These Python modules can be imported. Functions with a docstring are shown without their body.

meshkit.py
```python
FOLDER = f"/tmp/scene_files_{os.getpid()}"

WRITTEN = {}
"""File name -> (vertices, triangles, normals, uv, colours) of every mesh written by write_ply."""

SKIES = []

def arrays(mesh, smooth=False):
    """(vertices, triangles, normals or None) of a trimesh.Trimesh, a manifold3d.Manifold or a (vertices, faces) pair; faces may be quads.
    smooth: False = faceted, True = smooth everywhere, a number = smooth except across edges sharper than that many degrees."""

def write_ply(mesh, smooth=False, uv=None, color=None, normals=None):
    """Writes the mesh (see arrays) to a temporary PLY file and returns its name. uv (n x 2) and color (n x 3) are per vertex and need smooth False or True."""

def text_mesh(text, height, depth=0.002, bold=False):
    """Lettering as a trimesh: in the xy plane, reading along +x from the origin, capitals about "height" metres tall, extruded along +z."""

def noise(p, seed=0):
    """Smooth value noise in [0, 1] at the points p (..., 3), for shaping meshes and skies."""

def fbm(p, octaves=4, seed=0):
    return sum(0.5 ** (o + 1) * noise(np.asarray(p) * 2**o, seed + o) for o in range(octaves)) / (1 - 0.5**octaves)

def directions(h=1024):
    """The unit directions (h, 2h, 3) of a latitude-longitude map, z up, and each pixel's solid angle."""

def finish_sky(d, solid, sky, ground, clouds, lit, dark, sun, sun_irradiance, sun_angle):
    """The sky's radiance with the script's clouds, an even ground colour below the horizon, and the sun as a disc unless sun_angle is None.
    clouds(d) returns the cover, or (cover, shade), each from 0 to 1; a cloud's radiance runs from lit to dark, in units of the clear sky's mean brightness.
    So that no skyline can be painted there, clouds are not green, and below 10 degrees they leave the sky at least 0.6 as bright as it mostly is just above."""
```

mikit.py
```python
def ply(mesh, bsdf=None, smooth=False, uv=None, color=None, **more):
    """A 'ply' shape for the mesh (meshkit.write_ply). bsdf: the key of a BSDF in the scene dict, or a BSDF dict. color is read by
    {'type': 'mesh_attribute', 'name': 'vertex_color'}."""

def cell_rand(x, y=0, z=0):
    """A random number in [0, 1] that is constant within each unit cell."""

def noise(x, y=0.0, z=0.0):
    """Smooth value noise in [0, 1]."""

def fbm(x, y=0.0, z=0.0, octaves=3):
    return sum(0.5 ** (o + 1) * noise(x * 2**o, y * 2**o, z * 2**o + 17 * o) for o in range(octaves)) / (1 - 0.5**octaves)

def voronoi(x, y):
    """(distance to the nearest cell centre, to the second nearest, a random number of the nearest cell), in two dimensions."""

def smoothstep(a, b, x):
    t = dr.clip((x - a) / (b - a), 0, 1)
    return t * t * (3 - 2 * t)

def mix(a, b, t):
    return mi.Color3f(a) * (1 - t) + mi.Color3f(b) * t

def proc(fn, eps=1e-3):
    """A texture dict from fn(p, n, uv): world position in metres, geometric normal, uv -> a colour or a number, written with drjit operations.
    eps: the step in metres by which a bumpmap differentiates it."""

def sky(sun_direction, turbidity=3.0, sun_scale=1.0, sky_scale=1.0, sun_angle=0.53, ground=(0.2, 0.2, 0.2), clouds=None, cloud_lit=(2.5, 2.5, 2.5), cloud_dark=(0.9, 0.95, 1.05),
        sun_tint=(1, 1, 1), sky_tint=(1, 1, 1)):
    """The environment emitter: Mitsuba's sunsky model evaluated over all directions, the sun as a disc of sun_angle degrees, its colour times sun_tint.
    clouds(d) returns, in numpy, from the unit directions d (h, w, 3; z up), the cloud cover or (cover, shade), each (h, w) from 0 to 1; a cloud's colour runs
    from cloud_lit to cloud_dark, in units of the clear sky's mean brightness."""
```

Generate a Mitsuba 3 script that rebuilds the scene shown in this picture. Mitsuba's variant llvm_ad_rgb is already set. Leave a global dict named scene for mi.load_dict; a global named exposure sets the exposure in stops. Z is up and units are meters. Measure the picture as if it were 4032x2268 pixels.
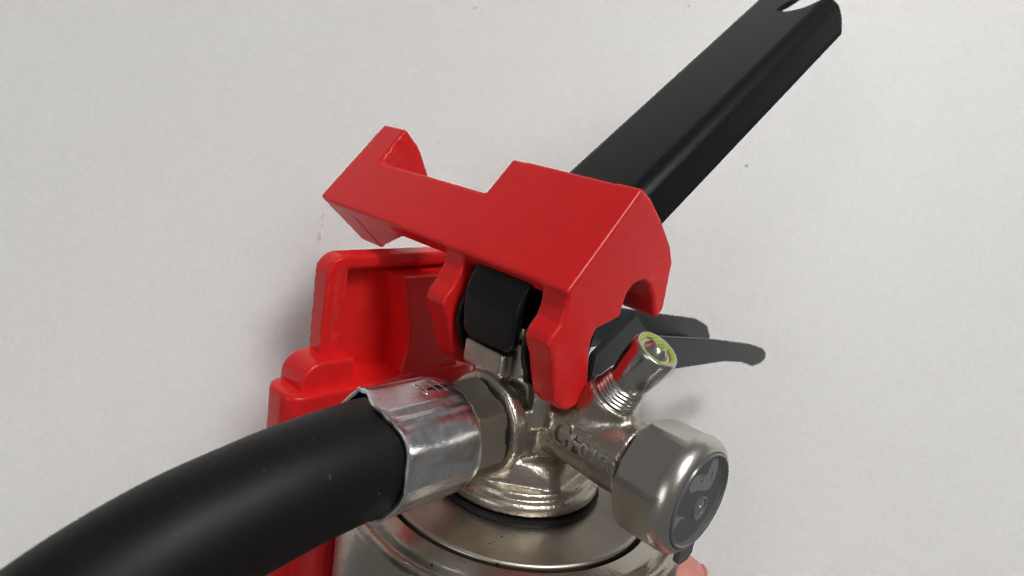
import math
import numpy as np
import trimesh
import manifold3d as m3
import mitsuba as mi
import drjit as dr
import mikit
import meshkit
from mikit import proc, noise, fbm, smoothstep, mix

rng = np.random.default_rng(7)
scene = {"type": "scene"}
labels = {}
T = mi.ScalarTransform4f

# ------------------------------------------------------------------ camera
RISE = 0.068                          # height of the valve above the desk
CAM = np.array([-0.00612801, 0.01159361, 0.16096748 + RISE])
FWD = np.array([0.03005793, 0.19415065, -0.98051111])
UP = np.array([-0.00594896, 0.98097172, 0.19405949])
scene["camera"] = {
    "type": "thinlens", "fov": 74.279, "fov_axis": "x", "aperture_radius": 0.00055, "focus_distance": 0.138,
    "near_clip": 0.01, "far_clip": 50.0,
    "to_world": T().look_at(origin=CAM.tolist(), target=(CAM + FWD).tolist(), up=UP.tolist()),
    "film": {"type": "hdrfilm", "width": 1024, "height": 576, "rfilter": {"type": "gaussian"}},
    "sampler": {"type": "independent", "sample_count": 64},
}
exposure = 0.0

# ------------------------------------------------------------------ light: even room light and ceiling panels
scene["room_light"] = {"type": "constant", "radiance": {"type": "rgb", "value": [0.14, 0.14, 0.14]}}


def panel(key, x, y, z, w, d, rad, label):
    scene[key] = {"type": "rectangle", "to_world": T().translate([x, y, z]).rotate([1, 0, 0], 180).scale([w / 2, d / 2, 1]),
                  "bsdf": {"type": "diffuse", "reflectance": {"type": "rgb", "value": 0.6}},
                  "emitter": {"type": "area", "radiance": {"type": "rgb", "value": [rad, rad * 0.993, rad * 0.978]}}}
    labels[key] = {"label": label, "category": "ceiling lamp"}


panel("ceiling_lamp", 1.48, 1.60, 2.73, 0.80, 0.80, 39.0, "bright square ceiling lamp high beyond the far right of the desk")
panel("ceiling_lamp_001", 1.00, 0.345, 1.79, 0.80, 0.80, 3.6, "large square ceiling lamp panel above the right of the desk")
panel("ceiling_lamp_002", -1.25, -0.35, 1.75, 0.80, 0.80, 3.0, "large square ceiling lamp panel above the left of the desk")

# ------------------------------------------------------------------ frames: the extinguisher is held tilted over a flat desk (z = 0)
W = np.array([[0.6752354127177529, 0.7236954670898836, 0.14255528164694975],
              [-0.41111661814455125, 0.2087953704991099, 0.8873486459918258],
              [0.6124053099845503, -0.6577760744901677, 0.4385092611690569]])
B2W = np.eye(4)
B2W[:3, :3] = W * 0.001
B2W[2, 3] = RISE                     # bottle frame in millimetres: x gauge side, y lever side, z bottle axis


def CS(pts):
    return m3.CrossSection([pts], m3.FillRule.NonZero)


def as_tm(m):
    if isinstance(m, m3.Manifold):
        q = m.to_mesh()
        return trimesh.Trimesh(np.array(q.vert_properties[:, :3], float), np.array(q.tri_verts), process=False)
    return m


def put(key, mesh, bsdf, smooth=False, pre=None, uv=None):
    mesh = as_tm(mesh).copy()
    if pre is not None:
        mesh.apply_transform(pre)
    mesh.apply_transform(B2W)
    scene[key] = mikit.ply(mesh, bsdf, smooth=smooth)


# ------------------------------------------------------------------ materials (base colours only)
def wp(p):                            # world metres -> millimetres
    return p.x * 1000.0, p.y * 1000.0, p.z * 1000.0


def desk_bump(p, n, uv):
    x, y, z = wp(p)
    return noise(x * 1.25, y * 1.25, 3.1) + 0.5 * noise(x * 2.9, y * 2.9, 8.3)


SPECKS = [(-13.0, 164.1, 0.55), (68.0, 166.6, 0.50), (85.9, 102.6, 0.80), (-25.6, 110.3, 0.35), (-65.3, 82.7, 0.40), (-65.8, 74.0, 0.40), (37.7, 112.7, 0.25), (142.2, 86.1, 0.20)]


def desk_colour(p, n, uv):
    x, y, z = wp(p)
    c = mix((0.780, 0.772, 0.757), (0.755, 0.746, 0.730), fbm(x * 0.012, y * 0.012, 0.5, octaves=2))
    g = 0.55 * noise(x * 1.35, y * 1.35, 1.7) + 0.45 * noise(x * 2.6, y * 2.6, 5.2)
    c = c * (0.93 + 0.14 * g)
    dirt = mi.Float(0.0)
    for sx, sy, r in SPECKS:
        d = dr.sqrt(dr.square(x - sx) + dr.square(y - sy)) + 0.5 * r * noise(x * 3, y * 3, 2.0)
        dirt = dr.maximum(dirt, 1.0 - smoothstep(r * 0.55, r * 1.15, d))
    sm = (1.0 - smoothstep(0.5, 1.3, dr.abs(x + 65.7 + 1.2 * noise(y * 0.2, 4.0)))) * smoothstep(70.9, 73.7, y) * (1.0 - smoothstep(82.3, 85.1, y))
    dirt = dr.maximum(dirt, sm * 0.45 * smoothstep(0.5, 0.75, fbm(x * 1.1, y * 0.7, 9.0)))
    return mix(c, (0.10, 0.095, 0.09), dirt * 0.85)


scene["desk_paint"] = {"type": "bumpmap", "arbitrary": proc(desk_bump, eps=2e-4), "scale": 0.00005,
                       "bsdf": {"type": "principled", "base_color": proc(desk_colour), "roughness": 0.45, "specular": 0.4}}


def red_colour(p, n, uv):
    x, y, z = wp(p)
    return mix((0.70, 0.014, 0.014), (0.64, 0.013, 0.015), fbm(x * 0.22, y * 0.22, z * 0.22, octaves=3))


def red_bump(p, n, uv):
    x, y, z = wp(p)
    a = noise(x * 0.9, y * 0.9, z * 0.9)
    return 0.25 * a + 0.6 * noise(x * 3.0, y * 3.0, z * 3.0)


scene["red_print"] = {"type": "bumpmap", "arbitrary": proc(red_bump, eps=2e-4), "scale": 0.000012,
                      "bsdf": {"type": "principled", "base_color": proc(red_colour), "roughness": 0.36, "specular": 0.36}}
AX_Z = W[:, 2]


def layer_bump(p, n, uv):
    x, y, z = wp(p)
    h = x * float(AX_Z[0]) + y * float(AX_Z[1]) + (z - 80.0) * float(AX_Z[2])
    return 0.5 + 0.5 * dr.sin(h * 2 * math.pi / 0.75 + 3.0 * noise(x * 0.3, y * 0.3, z * 0.3)) + 0.7 * noise(x * 1.2, y * 1.2, z * 1.2)


scene["red_print_layers"] = {"type": "bumpmap", "arbitrary": proc(layer_bump, eps=1e-4), "scale": 0.000012,
                             "bsdf": {"type": "principled", "base_color": proc(red_colour), "roughness": 0.34, "specular": 0.36}}
scene["red_ridge"] = {"type": "principled", "base_color": {"type": "rgb", "value": [0.78, 0.25, 0.22]}, "roughness": 0.35, "specular": 0.5}


def metal(key, col, rough, bump=None, scale=0.0, eps=1e-4, rough_fn=None):
    b = {"type": "principled", "base_color": {"type": "rgb", "value": list(col)} if not callable(col) else proc(col),
         "metallic": 1.0, "roughness": rough if rough_fn is None else proc(rough_fn)}
    scene[key] = b if bump is None else {"type": "bumpmap", "arbitrary": proc(bump, eps=eps), "scale": scale, "bsdf": b}


def cast_bump(p, n, uv):
    x, y, z = wp(p)
    return fbm(x * 1.8, y * 1.8, z * 1.8, octaves=3)


def satin_bump(p, n, uv):
    x, y, z = wp(p)
    return fbm(x * 2.5, y * 2.5, z * 2.5, octaves=2)


def alu_bump(p, n, uv):
    x, y, z = wp(p)
    return fbm(x * 0.55, y * 0.55, z * 0.55, octaves=4)


def nickel_colour(p, n, uv):
    x, y, z = wp(p)
    c = mix((0.535, 0.488, 0.415), (0.465, 0.423, 0.36), fbm(x * 0.35, y * 0.35, z * 0.35, octaves=3))
    spots = smoothstep(0.80, 0.86, noise(x * 1.3, y * 1.3, z * 1.3) * 0.6 + 0.4 * noise(x * 0.4 + 9, y * 0.4, z * 0.4))
    return mix(c, (0.06, 0.05, 0.045), spots * 0.8)


def alu_colour(p, n, uv):
    x, y, z = wp(p)
    c = mix((0.78, 0.78, 0.79), (0.62, 0.62, 0.65), fbm(x * 0.5, y * 0.5, z * 0.5, octaves=3))
    return mix(c, (0.88, 0.88, 0.88), 0.5 * smoothstep(0.62, 0.75, noise(x * 2.4, y * 0.8, z * 2.4)))


def alu_rough(p, n, uv):
    x, y, z = wp(p)
    return 0.16 + 0.22 * fbm(x * 0.8, y * 0.8, z * 0.8, octaves=3)


metal("nickel_cast", nickel_colour, 0.345, cast_bump, 0.0001)
metal("nickel_satin", nickel_colour, 0.40, satin_bump, 0.00002)
metal("nickel_bright", (0.60, 0.565, 0.51), 0.24, satin_bump, 0.000008)
metal("cap_nickel", (0.60, 0.57, 0.515), 0.30, satin_bump, 0.000012)
metal("steel_bright", (0.58, 0.56, 0.53), 0.22, satin_bump, 0.000012)
metal("aluminium", alu_colour, 0.2, alu_bump, 0.00005, 2e-4, alu_rough)
scene["black_groove"] = {"type": "principled", "base_color": {"type": "rgb", "value": [0.008, 0.008, 0.008]}, "roughness": 0.5, "specular": 0.3}


def black_bump(p, n, uv):
    x, y, z = wp(p)
    return fbm(x * 0.7, y * 0.7, z * 0.7, octaves=2)


scene["black_paint"] = {"type": "bumpmap", "arbitrary": proc(black_bump, eps=3e-4), "scale": 0.00002,
                        "bsdf": {"type": "principled", "base_color": {"type": "rgb", "value": [0.006, 0.0063, 0.0068]}, "roughness": 0.32, "specular": 0.28}}


def rubber_colour(p, n, uv):
    x, y, z = wp(p)
    c = mix((0.006, 0.006, 0.006), (0.009, 0.009, 0.009), fbm(x * 0.2, y * 0.2, z * 0.2, octaves=3))
    d = smoothstep(0.965, 0.98, noise(x * 0.9, y * 0.9, z * 0.9))
    return mix(c, (0.09, 0.085, 0.08), d)


scene["rubber"] = {"type": "bumpmap", "arbitrary": proc(black_bump, eps=3e-4), "scale": 0.00003,
                   "bsdf": {"type": "principled", "base_color": proc(rubber_colour), "roughness": 0.48, "specular": 0.22}}


def paint_colour(p, n, uv):
    x, y, z = wp(p)
    return mix((0.40, 0.47, 0.09), (0.26, 0.33, 0.06), fbm(x * 1.6, y * 1.6, z * 1.6, octaves=3))


scene["marker_paint"] = {"type": "principled", "base_color": proc(paint_colour), "roughness": 0.28, "specular": 0.5}
scene["dial_dark"] = {"type": "principled", "base_color": {"type": "rgb", "value": [0.048, 0.040, 0.036]}, "roughness": 0.45, "specular": 0.4}
scene["dial_light"] = {"type": "principled", "base_color": {"type": "rgb", "value": [0.20, 0.197, 0.19]}, "roughness": 0.5, "specular": 0.4}
scene["dial_red"] = {"type": "principled", "base_color": {"type": "rgb", "value": [0.30, 0.02, 0.025]}, "roughness": 0.5, "specular": 0.4}
scene["clear_lens"] = {"type": "thindielectric", "int_ior": 1.49}
scene["lens_rim"] = {"type": "principled", "base_color": {"type": "rgb", "value": [0.12, 0.125, 0.13]}, "roughness": 0.22, "specular": 0.5}
scene["handle_paint"] = {"type": "principled", "base_color": {"type": "rgb", "value": [0.027, 0.0295, 0.031]}, "roughness": 0.42, "specular": 0.5}
scene["grey_plastic"] = {"type": "principled", "base_color": {"type": "rgb", "value": [0.085, 0.078, 0.085]}, "roughness": 0.45, "specular": 0.4}


def skin_colour(p, n, uv):
    x, y, z = wp(p)
    return mix((0.60, 0.26, 0.21), (0.52, 0.19, 0.16), fbm(x * 0.15, y * 0.15, z * 0.15, octaves=3))


scene["skin"] = {"type": "principled", "base_color": proc(skin_colour), "roughness": 0.5, "specular": 0.4}
scene["nail"] = {"type": "principled", "base_color": {"type": "rgb", "value": [0.66, 0.37, 0.33]}, "roughness": 0.25, "specular": 0.5}


# ------------------------------------------------------------------ signed distances and a surface-net mesher (millimetres)
def surface_nets(fn, lo, hi, h):
    lo, hi = np.array(lo, float), np.array(hi, float)
    n = np.ceil((hi - lo) / h).astype(int) + 1
    ax = [lo[k] + h * np.arange(n[k]) for k in range(3)]
    X, Y, Z = np.meshgrid(*ax, indexing="ij", sparse=True)
    D = np.broadcast_to(fn(X, Y, Z), n).astype(np.float32)
    s = D < 0
    c = np.zeros(n - 1, np.int8)
    for i in (0, 1):
        for j in (0, 1):
            for k in (0, 1):
                c += s[i:n[0] - 1 + i, j:n[1] - 1 + j, k:n[2] - 1 + k]
    act = np.argwhere((c > 0) & (c < 8))
    idx = np.full(n - 1, -1, np.int64)
    idx[tuple(act.T)] = np.arange(len(act))
    pos, cnt = np.zeros((len(act), 3)), np.zeros(len(act))
    off = np.array([(i, j, k) for i in (0, 1) for j in (0, 1) for k in (0, 1)])
    val = np.stack([D[tuple((act + o).T)] for o in off], 1).astype(float)
    for a in range(8):
        for b in range(a + 1, 8):
            if np.abs(off[a] - off[b]).sum() != 1:
                continue
            cr = (val[:, a] < 0) != (val[:, b] < 0)
            t = val[cr, a] / (val[cr, a] - val[cr, b])
            pos[cr] += off[a] + t[:, None] * (off[b] - off[a])
            cnt[cr] += 1
    V = lo + h * (act + pos / cnt[:, None])
    F = []
    for d in range(3):
        e, f = (d + 1) % 3, (d + 2) % 3
        m = [slice(None)] * 3
        p = [slice(None)] * 3
        m[d], p[d] = slice(0, n[d] - 1), slice(1, n[d])
        q = np.argwhere(s[tuple(m)] != s[tuple(p)])
        q = q[(q[:, e] > 0) & (q[:, f] > 0) & (q[:, e] < n[e] - 1) & (q[:, f] < n[f] - 1)]
        inside = s[tuple(q.T)]
        de, df = np.eye(3, dtype=int)[e], np.eye(3, dtype=int)[f]
        A, Bq, Cq, Dq = (idx[tuple((q - x).T)] for x in (0 * de, de, de + df, df))
        F.append(np.where(inside[:, None], np.stack([A, Bq, Cq], 1), np.stack([A, Cq, Bq], 1)))
        F.append(np.where(inside[:, None], np.stack([A, Cq, Dq], 1), np.stack([A, Dq, Cq], 1)))
    F = np.vstack(F)
    return trimesh.Trimesh(V, F, process=False)


def smin(a, b, k):
    h = np.clip(0.5 + 0.5 * (b - a) / k, 0, 1)
    return b * (1 - h) + a * h - k * h * (1 - h)


def smax(a, b, k):
    return -smin(-a, -b, k)


def rmax(a, b, r):                     # intersection with a rounded edge of radius r
    return np.minimum(np.maximum(a + r, b + r), 0) + np.sqrt(np.maximum(a + r, 0) ** 2 + np.maximum(b + r, 0) ** 2) - r


def box(X, Y, Z, c, hs, r=0.5):
    q = [np.abs(v - cc) - (s - r) for v, cc, s in zip((X, Y, Z), c, hs)]
    return np.sqrt(sum(np.maximum(v, 0) ** 2 for v in q)) + np.minimum(np.maximum(np.maximum(q[0], q[1]), q[2]), 0) - r


def cyl(X, Y, Z, p, d, r, a, b, rd=0.5):
    d = np.array(d, float) / np.linalg.norm(d)
    s = (X - p[0]) * d[0] + (Y - p[1]) * d[1] + (Z - p[2]) * d[2]
    rr = np.sqrt(np.maximum((X - p[0]) ** 2 + (Y - p[1]) ** 2 + (Z - p[2]) ** 2 - s * s, 0))
    return rmax(rr - r, np.maximum(a - s, s - b), rd)


def poly2(U, V, pts):                  # exact signed distance to a polygon
    pts = np.array(pts, float)
    d = np.full(np.broadcast(U, V).shape, 1e9)
    sgn = np.ones_like(d)
    n = len(pts)
    for i in range(n):
        a, b = pts[i], pts[i - 1]
        e0, e1 = b - a
        w0, w1 = U - a[0], V - a[1]
        t = np.clip((w0 * e0 + w1 * e1) / (e0 * e0 + e1 * e1), 0, 1)
        d = np.minimum(d, (w0 - e0 * t) ** 2 + (w1 - e1 * t) ** 2)
        c1, c2, c3 = V >= a[1], V < b[1], e0 * w1 > e1 * w0
        sgn = np.where((c1 & c2 & c3) | (~c1 & ~c2 & ~c3), -sgn, sgn)
    return sgn * np.sqrt(d)


def bump3(X, Y, Z, f, seed=0):
    X, Y, Z = np.broadcast_arrays(X, Y, Z)
    return meshkit.noise(np.stack([X * f, Y * f, Z * f], -1), seed) - 0.5


def capsule(P, a, b, ra, rb):
    a, b = np.array(a, float), np.array(b, float)
    e = b - a
    t = np.clip(((P[0] - a[0]) * e[0] + (P[1] - a[1]) * e[1] + (P[2] - a[2]) * e[2]) / (e @ e), 0, 1)
    return np.sqrt(sum((P[k] - a[k] - t * e[k]) ** 2 for k in range(3))) - (ra + t * (rb - ra))


# ------------------------------------------------------------------ plain builders
def lathe(prof, seg=96):               # (r, z) pairs
    prof = np.array(prof, float)
    n = len(prof)
    a = np.arange(seg) * 2 * math.pi / seg
    V = np.stack([prof[:, None, 0] * np.cos(a), prof[:, None, 0] * np.sin(a), np.broadcast_to(prof[:, None, 1], (n, seg))], -1).reshape(-1, 3)
    i, j = np.meshgrid(np.arange(n - 1), np.arange(seg), indexing="ij")
    A, Bq, Cq, Dq = i * seg + j, i * seg + (j + 1) % seg, (i + 1) * seg + (j + 1) % seg, (i + 1) * seg + j
    F = np.concatenate([np.stack([A, Bq, Cq], -1).reshape(-1, 3), np.stack([A, Cq, Dq], -1).reshape(-1, 3)])
    t = trimesh.Trimesh(V, F, process=False)
    t.merge_vertices()
    t.update_faces(t.nondegenerate_faces())
    return t


def frame(origin, zdir, xhint=(0, 0, 1)):
    z = np.array(zdir, float) / np.linalg.norm(zdir)
    x = np.array(xhint, float)
    x = x - (x @ z) * z
    x /= np.linalg.norm(x)
    M = np.eye(4)
    M[:3, 0], M[:3, 1], M[:3, 2], M[:3, 3] = x, np.cross(z, x), z, origin
    return M


def arc(cx, cy, r, a0, a1, n=8):
    a = np.radians(np.linspace(a0, a1, n))
    return [(cx + r * math.cos(t), cy + r * math.sin(t)) for t in a]


def sweep(path, rad, seg=64, hint=(1, 0, 0)):
    P = np.array(path, float)
    t = np.gradient(P, axis=0)
    t /= np.linalg.norm(t, axis=1)[:, None]
    x = np.array(hint, float) - (t @ np.array(hint, float))[:, None] * t
    x /= np.linalg.norm(x, axis=1)[:, None]
    y = np.cross(t, x)
    a = np.arange(seg) * 2 * math.pi / seg
    V = (P[:, None] + np.broadcast_to(rad, (len(P),))[:, None, None] * (np.cos(a)[None, :, None] * x[:, None] + np.sin(a)[None, :, None] * y[:, None])).reshape(-1, 3)
    i, j = np.meshgrid(np.arange(len(P) - 1), np.arange(seg), indexing="ij")
    A, Bq, Cq, Dq = i * seg + j, i * seg + (j + 1) % seg, (i + 1) * seg + (j + 1) % seg, (i + 1) * seg + j
    F = np.concatenate([np.stack([A, Bq, Cq], -1).reshape(-1, 3), np.stack([A, Cq, Dq], -1).reshape(-1, 3)])
    c0, c1 = len(V), len(V) + 1
    V = np.vstack([V, P[0], P[-1]])
    k = np.arange(seg)
    F = np.vstack([F, np.stack([np.full(seg, c0), (k + 1) % seg, k], 1), np.stack([np.full(seg, c1), (len(P) - 1) * seg + k, (len(P) - 1) * seg + (k + 1) % seg], 1)])
    return trimesh.Trimesh(V, F, process=False)


# ================================================================== THE SETTING
top = CS([(-0.9, -0.044), (0.9, -0.044), (0.9, 1.0), (-0.9, 1.0)]).extrude(0.028).translate([0, 0, -0.028])
scene["desk"] = mikit.ply(top, "desk_paint")
labels["desk"] = {"label": "white lightly textured desk top behind everything", "category": "desk", "kind": "structure"}

# ================================================================== FIRE EXTINGUISHER
E_ = "fire_extinguisher"
labels[E_] = {"label": "nickel plated fire extinguisher head with black levers, hose and pressure gauge, held over the desk", "category": "fire extinguisher"}

# shell of the neck: outer ring with a bead, then the straight collar and the tank
prof = [(30.9, -4.5), (30.9, -2.6), (31.3, -2.2), (34.2, -2.9), (34.9, -3.3), (35.3, -4.0), (35.8, -4.3), (36.3, -4.0)]
prof += arc(36.9, -5.6, 2.0, 105, 10, 9) + [(39.0, -7.5), (39.1, -9), (39.1, -44), (39.3, -46), (41.5, -50), (42.0, -54), (42.0, -215), (36, -224), (0, -226)]


def shell_bump(p, n, uv):
    x, y, z = wp(p)
    return fbm(x * 1.3, y * 1.3, z * 1.3, octaves=3)


metal("nickel_shell", nickel_colour, 0.30, shell_bump, 0.00007)
put(E_ + "__tank", lathe(prof[::-1], 160), "nickel_shell", smooth=35)
put(E_ + "__tank__neck_groove", lathe([(31.4, -4.6), (29.0, -4.6)][::1], 160), "black_groove")
put(E_ + "__neck_plate", lathe(([(0, -1.2), (18.6, -1.35), (29.0, -1.75)] + arc(29.3, -2.5, 0.75, 90, 0, 5) + [(30.05, -4.4)])[::-1], 160), "nickel_satin", smooth=30)
put(E_ + "__valve_body__seal_ring", lathe([(17.0, -1.3), (18.9, -1.3), (19.1, -0.6), (18.9, 0.1), (17.0, 0.1)], 96), "black_groove", smooth=30)

HZ, GZ = 16.4, 17.4                    # heights of the hose and gauge axes
PD = np.array([0.48, 0.0, 0.877])      # direction of the threaded plug
PB = np.array([19.5, 0.0, 25.2])


def valve(X, Y, Z):
    R = np.sqrt(X * X + Y * Y)
    ang = np.arctan2(Y, X)
    flange = rmax(R - 18.5, np.maximum(0.15 - Z, Z - 3.4), 1.3)
    step = rmax(R - 16.8, np.maximum(1.0 - Z, Z - 5.0), 0.8)
    hexd = np.full(np.broadcast(X, Y).shape, -1e9)
    for k in range(6):
        t = math.radians(-48 + 60 * k)
        hexd = np.maximum(hexd, X * math.cos(t) + Y * math.sin(t) - 14.0)
    hexb = rmax(np.maximum(hexd, R - 15.4), np.maximum(2.0 - Z, Z - 10.0), 0.8)
    hexb = smax(hexb, (R + 0.75 * (Z - 8.0)) * 0.8 - 11.6, 1.0)
    d = smin(smin(flange, step, 0.8), hexb, 1.0)
    col = cyl(X, Y, Z, (0, 0, 0), (0, 0, 1), 10.2, 3, 25, 1.5)
    d = smin(d, col, 2.0)
    # a cast pocket on the side that faces the viewer
    t = math.radians(-50)
    cx, cy = 17.5 * math.cos(t), 17.5 * math.sin(t)
    pocket = np.sqrt(((X - cx) * math.cos(t) + (Y - cy) * math.sin(t)) ** 2 / 0.55 + (-(X - cx) * math.sin(t) + (Y - cy) * math.cos(t)) ** 2 / 1.9 + (Z - 10.6) ** 2 / 0.9) - 5.6
    d = smax(d, -pocket, 0.9)
    # hose outlet boss
    boss = cyl(X, Y, Z, (0, 0, HZ), (0, -1, 0), 9.4, 0, 13.5, 0.8)
    rim = cyl(X, Y, Z, (0, 0, HZ), (0, -1, 0), 10.9, 11.6, 15.2, 1.0)
    d = smin(d, smin(boss, rim, 0.8), 1.6)
    # gauge arm, slightly waisted
    s = X
    ra = 7.3 + 0.35 * np.cos((s - 26) * 0.25)
    arm = rmax(np.sqrt((Y * 1.0) ** 2 + (Z - GZ - 0.4) ** 2) - ra, np.maximum(-s, s - 29.6), 0.7)
    arm = smax(arm, -(Z - GZ + 6.3), 0.8)
    d = smin(d, arm, 1.8)
    # boss that carries the plug
    pb = cyl(X, Y, Z, PB, PD, 5.75, -12, 4.4, 0.7)
    d = smin(d, pb, 2.0)
    # yoke under the lever
    yoke = box(X, Y, Z, (0, -1.5, 25.5), (9.4, 9.6, 8.6), 1.8)
    yoke = smax(yoke, -box(X, Y, Z, (0, 2, 34.5), (20, 8.0, 3.2), 2.0), 0.8)
    notch = cyl(X, Y, Z, (5.4, -12.5, 20), (0, 0, 1), 4.6, 2, 20, 0.5)
    yoke = smax(yoke, -notch, 0.9)
    yoke = smin(yoke, cyl(X, Y, Z, (9.4, -7.5, 18), (0, 0, 1), 2.2, 0, 11.5, 1.0), 1.2)
    d = smin(d, yoke, 1.3)
    lug = box(X, Y, Z, (-3.6, -11.8, 29.2), (6.2, 1.8, 3.0), 1.0)
    d = smin(d, lug, 1.0)
    return d + 0.04 * bump3(X, Y, Z, 0.8, 3)


put(E_ + "__valve_body", surface_nets(valve, (-20, -20, -1), (32, 20, 40), 0.42), "nickel_cast", smooth=True)


# raised lettering on the arm, read from the front side; y of the text runs up the surface, so the angle falls
def arm_text(text, h, depth, x0, phi_base, r=7.55):
    t = meshkit.text_mesh(text, h, depth, bold=True).subdivide_to_size(0.4)
    v = t.vertices.copy()
    ph = phi_base - v[:, 1] / r
    rr = r + v[:, 2]
    t.vertices = np.stack([x0 + v[:, 0], rr * np.cos(ph), GZ + 0.4 + rr * np.sin(ph)], 1)
    return t


put(E_ + "__valve_body__lettering", trimesh.util.concatenate([arm_text("CE", 5.0, 0.55, 12.6, math.radians(-172)), arm_text("0150", 2.6, 0.5, 20.6, math.radians(-178))]), "nickel_bright", smooth=30)
labels[E_ + "__valve_body__lettering"] = {"label": "raised CE mark and small digits cast on the gauge arm"}

# the plug with thread and paint dabs
MP = frame(PB, PD, (0, 1, 0))
pl = [(0, -2), (5.0, -2), (5.05, 4.2), (5.2, 4.5)]
z = 4.7
while z < 8.4:
    q = 5.0 - 0.17 * (z - 4.7)
    pl += [(q - 0.32, z), (q, z + 0.26), (q, z + 0.44), (q - 0.32, z + 0.7)]
    z += 0.82
pl += [(3.95, 8.9), (4.08, 9.6), (4.3, 11.0), (4.55, 13.2), (4.68, 15.6), (4.70, 17.4), (4.6, 17.9)] + arc(4.1, 17.9, 0.5, 0, 100, 5) + [(3.7, 18.25), (3.3, 17.95)]
put(E_ + "__plug", lathe(pl + [(3.1, 17.75), (0, 17.75)], 72), "steel_bright", smooth=28, pre=MP)
put(E_ + "__plug__paint_ring", lathe([(4.02, 18.3), (3.95, 18.44), (3.65, 18.42), (3.35, 18.2), (3.25, 17.95)], 72), "marker_paint", smooth=True, pre=MP)
labels[E_ + "__plug__paint_ring"] = {"label": "yellow green paint ring round the plug end"}
put(E_ + "__plug__stud", lathe([(2.6, 17.7), (2.45, 18.0), (2.0, 18.6), (1.55, 19.1), (1.2, 19.3), (0.7, 19.4), (0, 19.42)], 48), "steel_bright", smooth=40, pre=MP)
spi = []
for a in np.linspace(0, 2 * math.pi * 2.3, 90):
    r = 0.12 + 1.5 * a / (2 * math.pi * 2.3)
    spi.append((r * math.cos(a), r * math.sin(a), 19.5 - 0.16 * r * r))
put(E_ + "__plug__paint_spiral", sweep(spi, 0.23, 8, (0, 0, 1)), "marker_paint", smooth=True, pre=MP)
labels[E_ + "__plug__paint_spiral"] = {"label": "yellow green paint spiral on the stud"}

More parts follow.
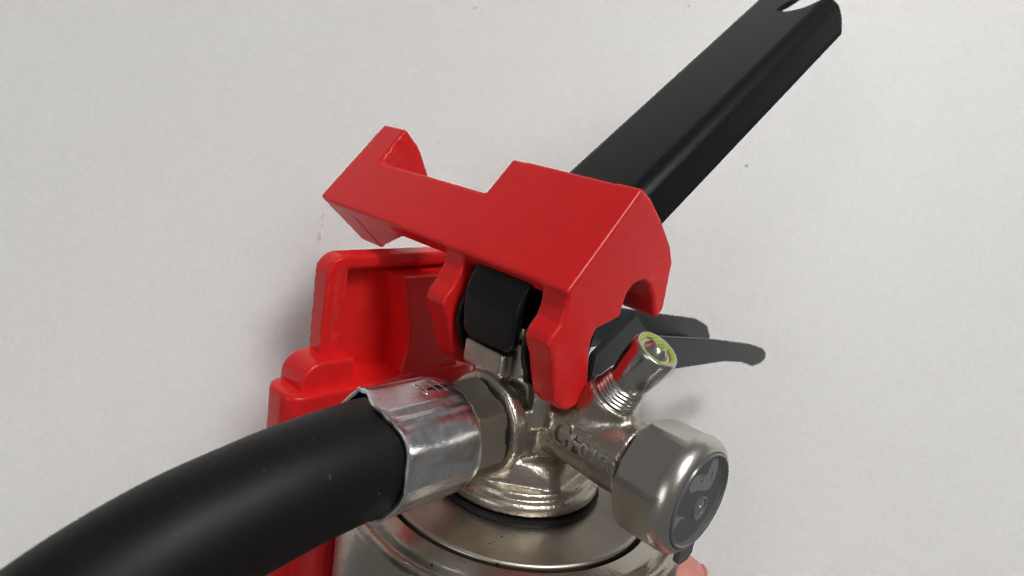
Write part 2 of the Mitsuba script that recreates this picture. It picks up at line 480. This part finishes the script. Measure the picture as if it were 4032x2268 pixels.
# hose: crimped ferrule, nut, rubber tube
MN = frame((0, -15.8, HZ), (0, -1, 0))
nut = m3.Manifold.cylinder(8.6, 10.2, 10.2, 6).rotate([0, 0, 8])
nut = nut ^ m3.Manifold.revolve(CS([(0, 0), (9.3, 0), (10.2, 0.6), (10.2, 7.5), (9.2, 8.6), (0, 8.6)]), 96)
put(E_ + "__hose__nut", nut, "nickel_satin", smooth=20, pre=MN)
put(E_ + "__hose__seal", lathe([(0, -0.6), (9.0, -0.6), (9.0, 0.3), (0, 0.3)], 64), "black_groove", pre=MN)


def ferrule():
    seg = 240
    a = np.arange(seg) * 2 * math.pi / seg           # measured from the top
    k = 8
    ph = (a + math.radians(10)) % (2 * math.pi / k) - math.pi / k
    octa = 11.55 - 0.62 * np.exp(-((ph) / 0.20) ** 2) * (0.45 + 0.55 * np.cos(a + 0.3) ** 2)                    # shallow flats from the crimping jaws
    top = np.abs((a - math.radians(0) + math.pi) % (2 * math.pi) - math.pi)
    octa = np.where(top < 0.62, np.minimum(octa, 10.55 / np.maximum(np.cos(top), 0.3)), octa)
    bot_ = np.abs((a - math.radians(150) + math.pi) % (2 * math.pi) - math.pi)
    octa = np.where(bot_ < 0.5, np.minimum(octa, 10.75 / np.maximum(np.cos(bot_), 0.3)), octa)
    ridge = np.zeros(seg)
    for c_, h_ in ((0.60, 0.42), (-0.60, 0.35), (1.75, 0.16), (2.2, 0.22), (3.3, 0.3), (-1.7, 0.2), (-2.6, 0.25)):
        ridge += h_ * np.exp(-((((a - c_) + math.pi) % (2 * math.pi) - math.pi) / 0.05) ** 2)
    body = octa + ridge
    wav = 0.9 * np.cos(a * 3 + 0.9) + 0.5 * np.cos(a * 5 + 1.0) - 0.5 * np.cos(a)
    rows = []
    for s, f, rr in [(0.0, 0, 7.5), (0.0, 0, 9.0), (0.3, 0.1, 9.9), (1.0, 0.35, 10.6), (2.1, 0.7, 11.0), (3.6, 1, 0), (7, 1, 0), (11, 1, 0), (15, 1, 0), (17.8, 1, 0.12), (19.3, 1, 0.45)]:
        r = body * f + (1 - f) * np.minimum(rr, body) if f < 1 else body + rr
        rows.append((r, s + (wav * max(0, (s - 11) / 8.3) if s > 11 else 0)))
    rl, sl = rows[-1]
    rows += [(rl - 0.3, sl + 0.28), (rl - 0.85, sl + 0.25), (rl - 1.15, sl - 0.1), (rl - 1.0, sl - 3), (rl * 0 + 10.3, sl * 0 + 8)]
    V = np.concatenate([np.stack([r * np.cos(a), r * np.sin(a), np.broadcast_to(s, a.shape)], 1) for r, s in rows])
    i, j = np.meshgrid(np.arange(len(rows) - 1), np.arange(seg), indexing="ij")
    A, Bq, Cq, Dq = i * seg + j, i * seg + (j + 1) % seg, (i + 1) * seg + (j + 1) % seg, (i + 1) * seg + j
    F = np.concatenate([np.stack([A, Bq, Cq], -1).reshape(-1, 3), np.stack([A, Cq, Dq], -1).reshape(-1, 3)])
    V[:, :2] += 0.12 * (np.stack([meshkit.noise(V * 0.45, 1), meshkit.noise(V * 0.45, 2)], 1) - 0.5)
    return trimesh.Trimesh(V, F, process=False)


MF = frame((0, -23.2, HZ), (0, -1, 0))
put(E_ + "__hose__ferrule", ferrule(), "aluminium", smooth=40, pre=MF)
labels[E_ + "__hose__ferrule"] = {"label": "crimped bare aluminium ferrule with a wavy edge"}
st = []
zt = HZ + 10.62
for q in ([(2.3 * math.cos(t), 0.75 * math.sin(t) - 31.6) for t in np.linspace(0, 2 * math.pi, 40)], [(2.2 - 4.5 * t, -28.9 + 0.15 * t) for t in np.linspace(0, 1, 12)], [(2.4 - 5.2 * t, -27.0) for t in np.linspace(0, 1, 12)]):
    st.append(sweep([(-0.7 - u_, v_, zt) for u_, v_ in q], 0.13, 8, (0, 0, 1)))
put(E_ + "__hose__ferrule_stamp", trimesh.util.concatenate(st), "aluminium", smooth=True)
labels[E_ + "__hose__ferrule_stamp"] = {"label": "stamped digits on the top flat of the ferrule"}
ctrl = np.array([[0, -24, HZ], [0, -34, HZ], [0, -42, 16.1], [0, -50.0, 15.4], [0, -58.5, 14.2], [0, -66.5, 12.5], [0, -74.5, 10.5], [0, -84.5, 6.6], [0, -93, 1.8], [0, -101, -5], [0, -108, -15]], float)
from scipy.interpolate import CubicSpline
tt = np.linspace(0, len(ctrl) - 1, 90)
path = CubicSpline(np.arange(len(ctrl)), ctrl)(tt)
put(E_ + "__hose", sweep(path, 10.55, 72), "rubber", smooth=40)

# pressure gauge: flatted cap, lens, dial
MG = frame((29.6, 0, GZ), (1, 0, 0), (0, 0, 1))
G_ = E_ + "__pressure_gauge"
HEXROT = 80
put(G_ + "__neck", lathe([(0, -1), (6.2, -1), (6.2, 0.6), (6.9, 0.9), (6.9, 1.7), (6.0, 2.0), (6.0, 4), (0, 4)], 72), "nickel_bright", smooth=30, pre=MG)
capp = m3.Manifold.revolve(CS([(0, 1.7), (9.8, 1.7), (10.8, 2.0), (11.5, 2.7), (11.6, 3.4), (11.6, 11.2), (11.4, 12.2), (10.9, 13.1), (10.2, 13.7), (9.6, 13.9), (9.4, 13.6), (9.4, 11.2), (0, 11.2)]), 160)
hexp = m3.Manifold.cylinder(11.0, 12.05, 12.05, 6).rotate([0, 0, HEXROT])
keep = hexp + m3.Manifold.cylinder(4, 13, 13, 64).translate([0, 0, 10.7])
put(G_, (capp ^ keep), "cap_nickel", smooth=25, pre=MG)
labels[G_] = {"label": "round nickel pressure gauge cap with wrench flats"}
DZ = 13.1
put(G_ + "__dial", lathe([(9.38, DZ), (0, DZ)], 96), "dial_dark", pre=MG)


def mark(pts, z0=DZ + 0.04, dz=0.06):
    c = CS([(x_ + 2.5, y_ + 1.9) for x_, y_ in pts]).offset(0.12, m3.JoinType.Round).offset(-0.12, m3.JoinType.Round)
    return c.extrude(dz).translate([0, 0, z0])


put(G_ + "__dial_mark", mark([(0.9, 2.3), (1.9, 2.0), (2.6, 1.3), (2.9, 0.4), (2.8, -0.5), (2.6, -1.7), (2.3, -2.8), (1.7, -3.5), (3.7, -4.2), (4.8, -4.4), (4.9, -5.6), (4.6, -6.5), (3.6, -7.1), (2.3, -7.4), (0.1, -7.3),
                             (-1.3, -6.6), (-1.8, -5.7), (-1.6, -4.4), (-1.3, -3.4), (-0.8, -2.2), (-0.5, -1.3), (-0.4, 0.2), (-0.1, 1.5)]), "dial_light", pre=MG)
put(G_ + "__dial_mark_001", mark([(-3.9, 5.1), (-4.1, 4.0), (-4.4, 3.1), (-4.9, 2.0), (-5.2, 1.2), (-5.5, 1.3), (-5.1, 2.9), (-5.7, 3.2), (-6.6, 4.3), (-6.4, 5.2), (-5.2, 5.6)]), "dial_light", pre=MG)
for k, (tx, dx, dy) in enumerate((("2", 1.7, -1.9), ("1", 1.3, -5.4))):
    g = meshkit.text_mesh(tx, 1.5, 0.05)
    g.apply_translation([-0.5, -0.75, 0])
    M = np.eye(4)
    M[:3, 0], M[:3, 1], M[:3, 3] = (0, -1, 0), (1, 0, 0), (dx + 2.5, dy + 1.9, DZ + 0.12)
    g.apply_transform(M)
    put(G_ + ("__digit" if k == 0 else "__digit_001"), g, "dial_dark", pre=MG)
HUB = np.eye(4)
HUB[:3, 3] = (-2.5, -2.0, DZ)
put(G_ + "__hub_ring", lathe([(2.35, 0.0), (2.35, 0.35), (2.1, 0.5), (1.75, 0.35), (1.75, 0.0)], 64), "lens_rim", smooth=30, pre=MG @ HUB)
put(G_ + "__hub", lathe([(1.7, 0.0), (1.6, 0.15), (1.0, 0.3), (0.7, 0.6), (0, 0.65)], 48), "steel_bright", smooth=20, pre=MG @ HUB)
put(G_ + "__lens_rim", lathe([(8.75, DZ - 0.3), (9.39, DZ - 0.3), (9.39, 14.0), (9.2, 14.3), (9.0, 14.35), (8.8, 14.15), (8.75, 13.9), (8.75, DZ - 0.3)], 120), "lens_rim", smooth=25, pre=MG)
put(G_ + "__lens", lathe([(8.76, 14.0), (0, 14.0)], 96), "clear_lens", pre=MG)
labels[G_ + "__lens"] = {"label": "clear plastic lens over the dark gauge dial"}

tab = CS([(-2.6, 0), (2.6, 0), (2.6, -7.2), (1.4, -8.4), (-1.8, -8.4), (-2.6, -7.6)]).extrude(1.3)
MT = np.eye(4)
MT[:3, 0], MT[:3, 1], MT[:3, 2], MT[:3, 3] = (0, 1, 0), (0, 0, 1), (1, 0, 0), (38.4, 8.8, 6.6)
put(E_ + "__gauge_tab", tab, "grey_plastic", pre=MT)
labels[E_ + "__gauge_tab"] = {"label": "small dark grey plastic tab below the gauge"}

# ------------------------------------------------------------------ levers
AL = math.radians(48.84)
vv, ww = np.array([0, math.cos(AL), math.sin(AL)]), np.array([0, math.sin(AL), -math.cos(AL)])
BR = np.array([16.0, -14.302, 49.75])
xx = np.array([1.0, 0, 0])
DL = math.radians(11.7)                 # the lever lies flatter than the clip on it
ld = vv * math.cos(DL) + ww * math.sin(DL)
lw = -vv * math.sin(DL) + ww * math.cos(DL)
L0 = BR + 31.5 * vv + 7.4 * ww
L0[0] = 0.0
ML = np.eye(4)
ML[:3, 0], ML[:3, 1], ML[:3, 2], ML[:3, 3] = xx, ld, -lw, L0        # x across, y along, z up from the top face
XL, XR, RF, TH, FL = -11.6, 12.9, 3.0, 1.6, 8.4


sec = [(XL, -5.0)] + arc(XL + 2.5, -2.5, 2.5, 180, 90, 8) + arc(6.9, -5.0, 5.0, 90, 32, 10) + [(12.6, -7.6), (13.1, -8.6), (11.6, -8.6)]
sec += arc(6.9, -5.0, 3.4, 32, 90, 10) + arc(XL + 2.5, -2.5, 0.9, 90, 180, 6) + [(XL + TH, -5.0)]
ch = CS(sec).extrude(120).rotate([90, 0, 0]).translate([0, 97.0, 0])
outl = [(XL - 1, -30), (XR + 3, -30), (XR + 3, 84.0)] + arc(XR - 4.6, 100, 5.5, 0, 80, 10) + [(XR - 10, 106)] + arc(XL + 6, 102, 6.5, 90, 180, 8)
ch = ch ^ CS(outl).extrude(30).translate([0, 0, -20])
cut = as_tm(CS([(80.5, -14)] + arc(80.5, -3.5, 6.0, -90, 0, 10) + [(86.5, 8), (125, 8), (125, -14)]).extrude(9.2))
cut.apply_transform(np.array([[0, 0, 1, XR - 6.8], [1, 0, 0, 0], [0, 1, 0, 0], [0, 0, 0, 1.0]]))
ch = ch - m3.Manifold(m3.Mesh(np.array(cut.vertices, np.float32), np.array(cut.faces, np.uint32)))
eye = [(-2.2, 78.6), (-0.8, 78.1), (0.6, 78.0), (2.6, 78.6), (4.3, 79.9), (5.8, 81.9), (7.1, 84.7), (8.0, 88), (8.2, 93), (7.0, 97), (4.0, 98), (1.2, 95), (0.2, 90), (-0.3, 86), (-1.1, 83.2), (-2.0, 81.0)]
ch = ch - CS(eye).extrude(20).translate([0, 0, -10])
put(E_ + "__top_lever", ch, "black_paint", smooth=30, pre=ML)
labels[E_ + "__top_lever"] = {"label": "long raised black squeeze lever rising to the upper right"}


def nose(X, Y, Z):
    """Two round cheeks and the plate rolled between them."""
    cheek2 = np.sqrt((Y + 4.2) ** 2 + (Z - 36.4) ** 2) - 10.4
    cheek2 = smin(cheek2, poly2(Y, Z, [(-12.0, 28.5), (6.0, 26.0), (8.0, 52.0), (-3, 45)]), 2.5)
    ck = rmax(cheek2, np.abs(np.abs(X + 1.9) - 9.9) - 0.75, 0.5)
    sh = np.abs(np.sqrt((Y + 2.6) ** 2 + (Z - 40.6) ** 2) - 11.6) - 1.0
    sh = np.maximum(sh, np.maximum(40.5 - Z, Y - 2.0))
    flap = np.maximum(np.abs(Y + 14.2 - 0.10 * (40.5 - Z)) - 1.0, Z - 40.6)
    roll = np.minimum(sh, flap)
    outline = rmax(np.abs(X + 2.2) - 7.9 + 0.03 * np.maximum(41 - Z, 0), 33.0 - Z + 0.05 * X, 3.0)
    roll = rmax(roll, outline, 0.5)
    web = rmax(np.abs(X + 1.9) - 10.4, np.sqrt((Y + 1.0) ** 2 + (Z - 42.0) ** 2) - 7.5, 1.0)
    return np.minimum(np.minimum(ck, roll), web)


put(E_ + "__lever_nose", surface_nets(nose, (-15, -20, 23), (15, 10, 57), 0.4), "black_paint", smooth=True)
labels[E_ + "__lever_nose"] = {"label": "rolled black front end of the top lever below the red clip"}
near = [(2.5, 33.7), (15.0, 41.5), (20.4, 37.2), (26.6, 34.6), (52.8, 30.4), (70, 27.0), (80, 25.0), (88, 22.8), (91.5, 20.8), (92.0, 19.0), (89, 17.6), (84, 17.6), (76, 20.2), (64, 22.4), (34, 25.0), (12, 25.6), (2.5, 27.0)]
far = [(2.5, 34), (12, 39), (26, 36.5), (52, 31.6), (80, 26.6), (88, 23.5), (92, 19.0), (88, 16.5), (64, 21.4), (34, 24.4), (2.5, 26)]
YZ = np.eye(4)
YZ[:3, 0], YZ[:3, 1], YZ[:3, 2] = (0, 1, 0), (0, 0, 1), (1, 0, 0)


def plate(pts, x0, th, r=0.8):
    c = CS(pts).offset(-r, m3.JoinType.Round).offset(r, m3.JoinType.Round)
    a = c.offset(-0.3, m3.JoinType.Round).extrude(th)
    b = c.extrude(th - 0.6).translate([0, 0, 0.3])
    t = as_tm(a + b)
    M = YZ.copy()
    M[0, 3] = x0
    t.apply_transform(M)
    return t


H_ = E_ + "__carry_handle"
put(H_, plate(near, 11.4, 1.6), "handle_paint", smooth=20)
labels[H_] = {"label": "short black carry handle behind the threaded plug"}
put(H_ + "__far_side", plate(far, -7.6, 1.6), "handle_paint", smooth=20)
bot = [(34, 24.9), (64, 22.3), (76, 20.3), (76, 21.8), (64, 23.8), (34, 26.4)]
put(H_ + "__floor", plate(bot, -6.2, 17.5, 0.2), "black_paint", smooth=20)

# ================================================================== THE RED CLIP ON THE LEVER
prof_leg = [(0.0, 0.0), (-0.5, 1.2), (-2.4, 3.0), (-4.6, 4.1), (-7.6, 4.3), (-9.2, 5.0), (-10.3, 7.4), (-10.9, 9.2), (-12.9, 12.6), (-15.1, 16.8), (-15.3, 19.6), (-14.4, 21.9),
            (-12.4, 23.5), (-9.2, 23.9), (-6.6, 21.9), (-2.9, 16.7), (-1.0, 14.8), (1.0, 14.3), (3.6, 16.2), (7.2, 18.6), (8.8, 17.3), (11.1, 16.0), (13.7, 16.0), (16.0, 17.2),
            (18.0, 20.3), (17.5, 24.8), (15.6, 28.6), (15.3, 30.4), (17.8, 30.4), (25.6, 23.2), (26.9, 19.2), (27.4, 10.7), (27.1, 4.2), (26.0, 0.0)]
prof_left = [(v_ - (1.6 if w_ > 3 else 0), w_) for v_, w_ in prof_leg]
top_out = [(0.0, 0.0), (0.0, 26.0), (-32.1, 26.2), (-35.6, 15.5), (-77.0, 15.5), (-78.6, 27.4), (-86.4, 26.9), (-88.8, 24.0), (-87.8, 1.0), (-85.6, -0.6), (-60.0, -0.3)]


def soften(pts, r):
    return CS(pts).offset(-r, m3.JoinType.Round, 2.0, 32).offset(2 * r, m3.JoinType.Round, 2.0, 32).offset(-r, m3.JoinType.Round, 2.0, 32).to_polygons()[0]


top_out, prof_leg, prof_left = soften(top_out, 1.3), soften(prof_leg, 0.7), soften(prof_left, 0.7)


toe_prof = soften([(15.0, 12.0), (14.6, 16.4), (16.4, 18.0), (17.2, 20.6), (16.6, 25.0), (14.9, 28.8), (15.0, 30.6), (17.8, 30.6), (25.6, 23.2), (26.9, 19.2), (27.3, 12.0)], 0.7)


def clip_sdf(X, V, Wd):
    out = poly2(X, V, top_out)
    plate_ = rmax(out, np.maximum(-Wd, Wd - 4.6), 0.9)
    endR = rmax(poly2(V, Wd, prof_leg), np.maximum(-6.6 - X, X), 0.7)
    endL = rmax(poly2(V, Wd, prof_left), np.maximum(-35.6 - X, X + 29.4), 0.5)
    toe = rmax(poly2(V, Wd, toe_prof), np.maximum(-9.6 - X, X), 0.7)        # thick foot on the far side of the arch
    d = np.minimum(np.minimum(plate_, toe), np.minimum(endR, endL))
    # the hook at the far end of the arm hangs down, with a gusset under the arm
    gus = poly2(X, Wd, [(-88.2, 0.6), (-87.2, 9.5), (-86.0, 15.0), (-83.5, 18.0), (-79.0, 18.4), (-72.0, 15.0), (-64.0, 10.2), (-56.0, 5.6), (-53.0, 3.0), (-53.0, 0.6)])
    hook = rmax(gus, np.maximum(0.3 - V, V - 7.0), 0.5)
    wall = rmax(rmax(np.maximum(-88.4 - X + 0.06 * (Wd), X + 77.6 + 0.045 * (V - 15.0)), np.maximum(-V, V - 27.3), 0.6), np.maximum(-Wd, Wd - 18.4), 0.6)
    wall = np.maximum(wall, (V + Wd * 0.35 - 29.5) * 0.94)
    d = np.minimum(d, np.minimum(hook, wall))
    rough = 0.9 * np.exp(-((X + 77.3) / 1.5) ** 2) * np.exp(-(Wd / 2.0) ** 2) * np.clip((V - 15.0) / 3.0, 0, 1)     # ragged print along the hook's inner edge
    return d + 0.07 * bump3(X, V, Wd, 1.1, 5) + rough * bump3(X, V, Wd, 1.6, 12)


def clip_mesh(lo, hi):
    return surface_nets(clip_sdf, lo, hi, 0.42)


MC = np.eye(4)
MC[:3, 0], MC[:3, 1], MC[:3, 2], MC[:3, 3] = xx, vv, ww, BR
full = clip_mesh((-92, -18, -1.5), (2, 30, 31))
C_ = "red_clip"
labels[C_] = {"label": "glossy red plastic clip with a hooked arm straddling the black lever", "category": "clip"}
cx_ = full.vertices[full.faces].mean(1)[:, 0]
for key, msk in (("saddle", cx_ > -38.0), ("hook_arm", cx_ <= -38.0)):
    s_ = full.submesh([np.nonzero(msk)[0]], append=True, repair=False)
    put(C_ + "__" + key, s_, "red_print", smooth=38, pre=MC)
labels[C_ + "__hook_arm"] = {"label": "flat arm of the clip ending in a squared hook on the left"}


def ridge(pts, r):
    P = np.array(pts, float)
    s = np.linspace(0, 1, len(P))
    q = np.linspace(0, 1, 60)
    P = np.stack([np.interp(q, s, P[:, k]) for k in range(3)], 1)
    P[:, 1] += 0.22 * (meshkit.noise(np.stack([q * 9, q * 0, q * 0], 1), 2) - 0.5)
    rr = r * (0.6 + 0.8 * meshkit.noise(np.stack([q * 14, q * 0, q * 0], 1), 4))
    return sweep(P, rr, 8, (1, 0, 0.3))


put(C_ + "__print_seam", trimesh.util.concatenate([ridge([(-0.2, 0.9, 0.22), (-0.2, 13, 0.22), (-0.2, 25.0, 0.22)], 0.11)]), "red_ridge", smooth=True, pre=MC)
labels[C_ + "__print_seam"] = {"label": "thin pale print seam along the corner of the clip"}

# ================================================================== THE RED HOLDER BEHIND THE VALVE
K_ = "red_holder"
labels[K_] = {"label": "red plastic holder with an upright recessed back, behind the valve at left", "category": "holder"}


def back(X, Y, Z):
    o = rmax(rmax(np.maximum(-51.0 - X, X + 45.0), np.maximum(-26.6 - Y, Y - 15.0), 0.6), np.maximum(-2.0 - Z, Z - 40.6), 0.6)
    o = np.maximum(o, rmax(-26.5 - Y, Z - 40.6, 5.0))
    inn = rmax(rmax(np.maximum(-49.4 - X, X + 30.0), np.maximum(-22.8 - Y, Y - 30.0), 1.5), np.maximum(0 - Z, Z - 36.8), 1.2)
    d = smax(o, -inn, 1.8)
    # stepped inner edge of the rim
    for z0, z1, dy in ((29.0, 37.0, 2.2), (24.0, 29.5, 0.9), (15.0, 21.0, 1.5), (8.0, 15.2, 0.8)):
        d = smin(d, box(X, Y, Z, (-47.2, -22.8, (z0 + z1) / 2), (1.9, dy, (z1 - z0) / 2), 0.3), 0.4)
    return d + 0.14 * bump3(X, Y, Z, 0.6, 8)


put(K_ + "__back", surface_nets(back, (-55, -33, -3), (-42, 18, 44), 0.5), "red_print_layers", smooth=35)


def rib(X, Y, Z):
    left = -8.6 + 4.4 * np.clip((36.0 - Z) / 16.0, 0, 1) ** 0.8 - 2.2 * np.clip((16 - Z) / 12.0, 0, 1)
    return rmax(rmax(np.maximum(-51.0 - X, X + 40.0), np.maximum(left - Y, Y - 14.0), 0.5), np.maximum(-Z, Z - 35.8), 0.5) + 0.08 * bump3(X, Y, Z, 0.9, 9)


put(K_ + "__rib", surface_nets(rib, (-53, -12, -2), (-38, 16, 38), 0.5), "red_print_layers", smooth=35)


def base(X, Y, Z):
    d2 = rmax(np.maximum(-51.0 - X, X + 38.0), np.maximum(-37.6 - Y, Y - 20.0), 4.5)
    d = rmax(d2, np.maximum(-44 - Z, Z - 9.6), 0.8)
    low = rmax(rmax(np.maximum(-51.0 - X, X + 27.0), np.maximum(-33 - Y, Y - 20.0), 2.0), np.maximum(-44 - Z, Z + 14), 2.0)
    d = smin(d, low, 1.0)
    return smax(d, -(np.sqrt(X * X + Y * Y) - 39.6), 0.5) + 0.1 * bump3(X, Y, Z, 0.5, 10)


put(K_ + "__base", surface_nets(base, (-60, -44, -47), (-24, 23, 12), 0.7), "red_print_layers", smooth=35)


def lug(X, Y, Z):
    o = rmax(np.maximum(-33.4 - Y, Y + 19.5), np.maximum(2 - Z, Z - 16.2), 0.8)
    o = np.maximum(o, rmax(-33.4 - Y, Z - 16.2, 5.5))
    return rmax(o, np.maximum(-51.0 - X, X + 40.6), 0.7) + 0.2 * bump3(X, Y, Z, 0.7, 11)


put(K_ + "__lug", surface_nets(lug, (-53, -39, 0), (-38, -19, 18), 0.5), "red_print_layers", smooth=35)
labels[K_ + "__lug"] = {"label": "rounded lug standing on the base of the holder"}

# ================================================================== THE HAND THAT HOLDS THE EXTINGUISHER
P_ = "person"
labels[P_] = {"label": "fingertip of a bare hand gripping the extinguisher collar from below", "category": "person"}


def ring(deg, r, z):
    return (r * math.cos(math.radians(deg)), r * math.sin(math.radians(deg)), z)


def hand(X, Y, Z):
    P = (X, Y, Z)
    d = capsule(P, ring(46, 58, -78), ring(30, 58, -128), 15, 17)                       # palm
    d = smin(d, capsule(P, ring(70, 57, -84), ring(58, 58, -126), 13, 15), 8)
    d = smin(d, capsule(P, ring(10, 57, -100), ring(14, 60, -135), 12, 14), 8)
    d = smin(d, capsule(P, ring(28, 60, -128), (62, 34, -200), 19, 22), 12)             # wrist
    fing = [[ring(54, 52, -80), ring(54, 49.5, -56), ring(53.0, 47.0, -40), ring(52.0, 45.5, -26.5)],
            [ring(68, 53, -86), ring(96, 51, -78), ring(124, 50, -76), ring(142, 48.5, -75)],
            [ring(66, 54, -104), ring(96, 51, -98), ring(126, 50, -96), ring(146, 48.5, -95)],
            [ring(62, 54, -122), ring(90, 51, -117), ring(116, 49.5, -115), ring(134, 48.5, -114)]]
    for k, f in enumerate(fing):
        g = None
        rad = [10.2, 8.8, 8.0, 7.0] if k < 3 else [9, 7.6, 6.8, 6.0]
        for a, b, ra, rb in zip(f[:-1], f[1:], rad[:-1], rad[1:]):
            c = capsule(P, a, b, ra, rb)
            g = c if g is None else smin(g, c, 2.0)
        d = smin(d, g, 3.0)
    th_ = [ring(2, 58, -118), ring(-24, 54, -100), ring(-50, 51.5, -88), ring(-68, 50, -82)]
    g = None
    for a, b, ra, rb in zip(th_[:-1], th_[1:], [13, 10.5, 9.2], [10.5, 9.2, 8.0]):
        c = capsule(P, a, b, ra, rb)
        g = c if g is None else smin(g, c, 2.5)
    return smax(smin(d, g, 5.0), -(np.sqrt(X * X + Y * Y) - np.where(Z > -48, 39.3, 42.3)), 0.6)


put(P_ + "__hand", surface_nets(hand, (-52, -62, -226), (90, 80, -6), 1.5), "skin", smooth=True)
nl = trimesh.creation.icosphere(3, 1.0)
nl.apply_scale([3.9, 1.2, 5.2])
a_ = math.radians(52.0)
MNl = np.eye(4)
MNl[:3, 0], MNl[:3, 1], MNl[:3, 2], MNl[:3, 3] = (-math.sin(a_), math.cos(a_), 0), (math.cos(a_), math.sin(a_), 0), (0, 0, 1), ring(52.0, 51.6, -27.0)
put(P_ + "__fingernail", nl, "nail", smooth=True, pre=MNl)
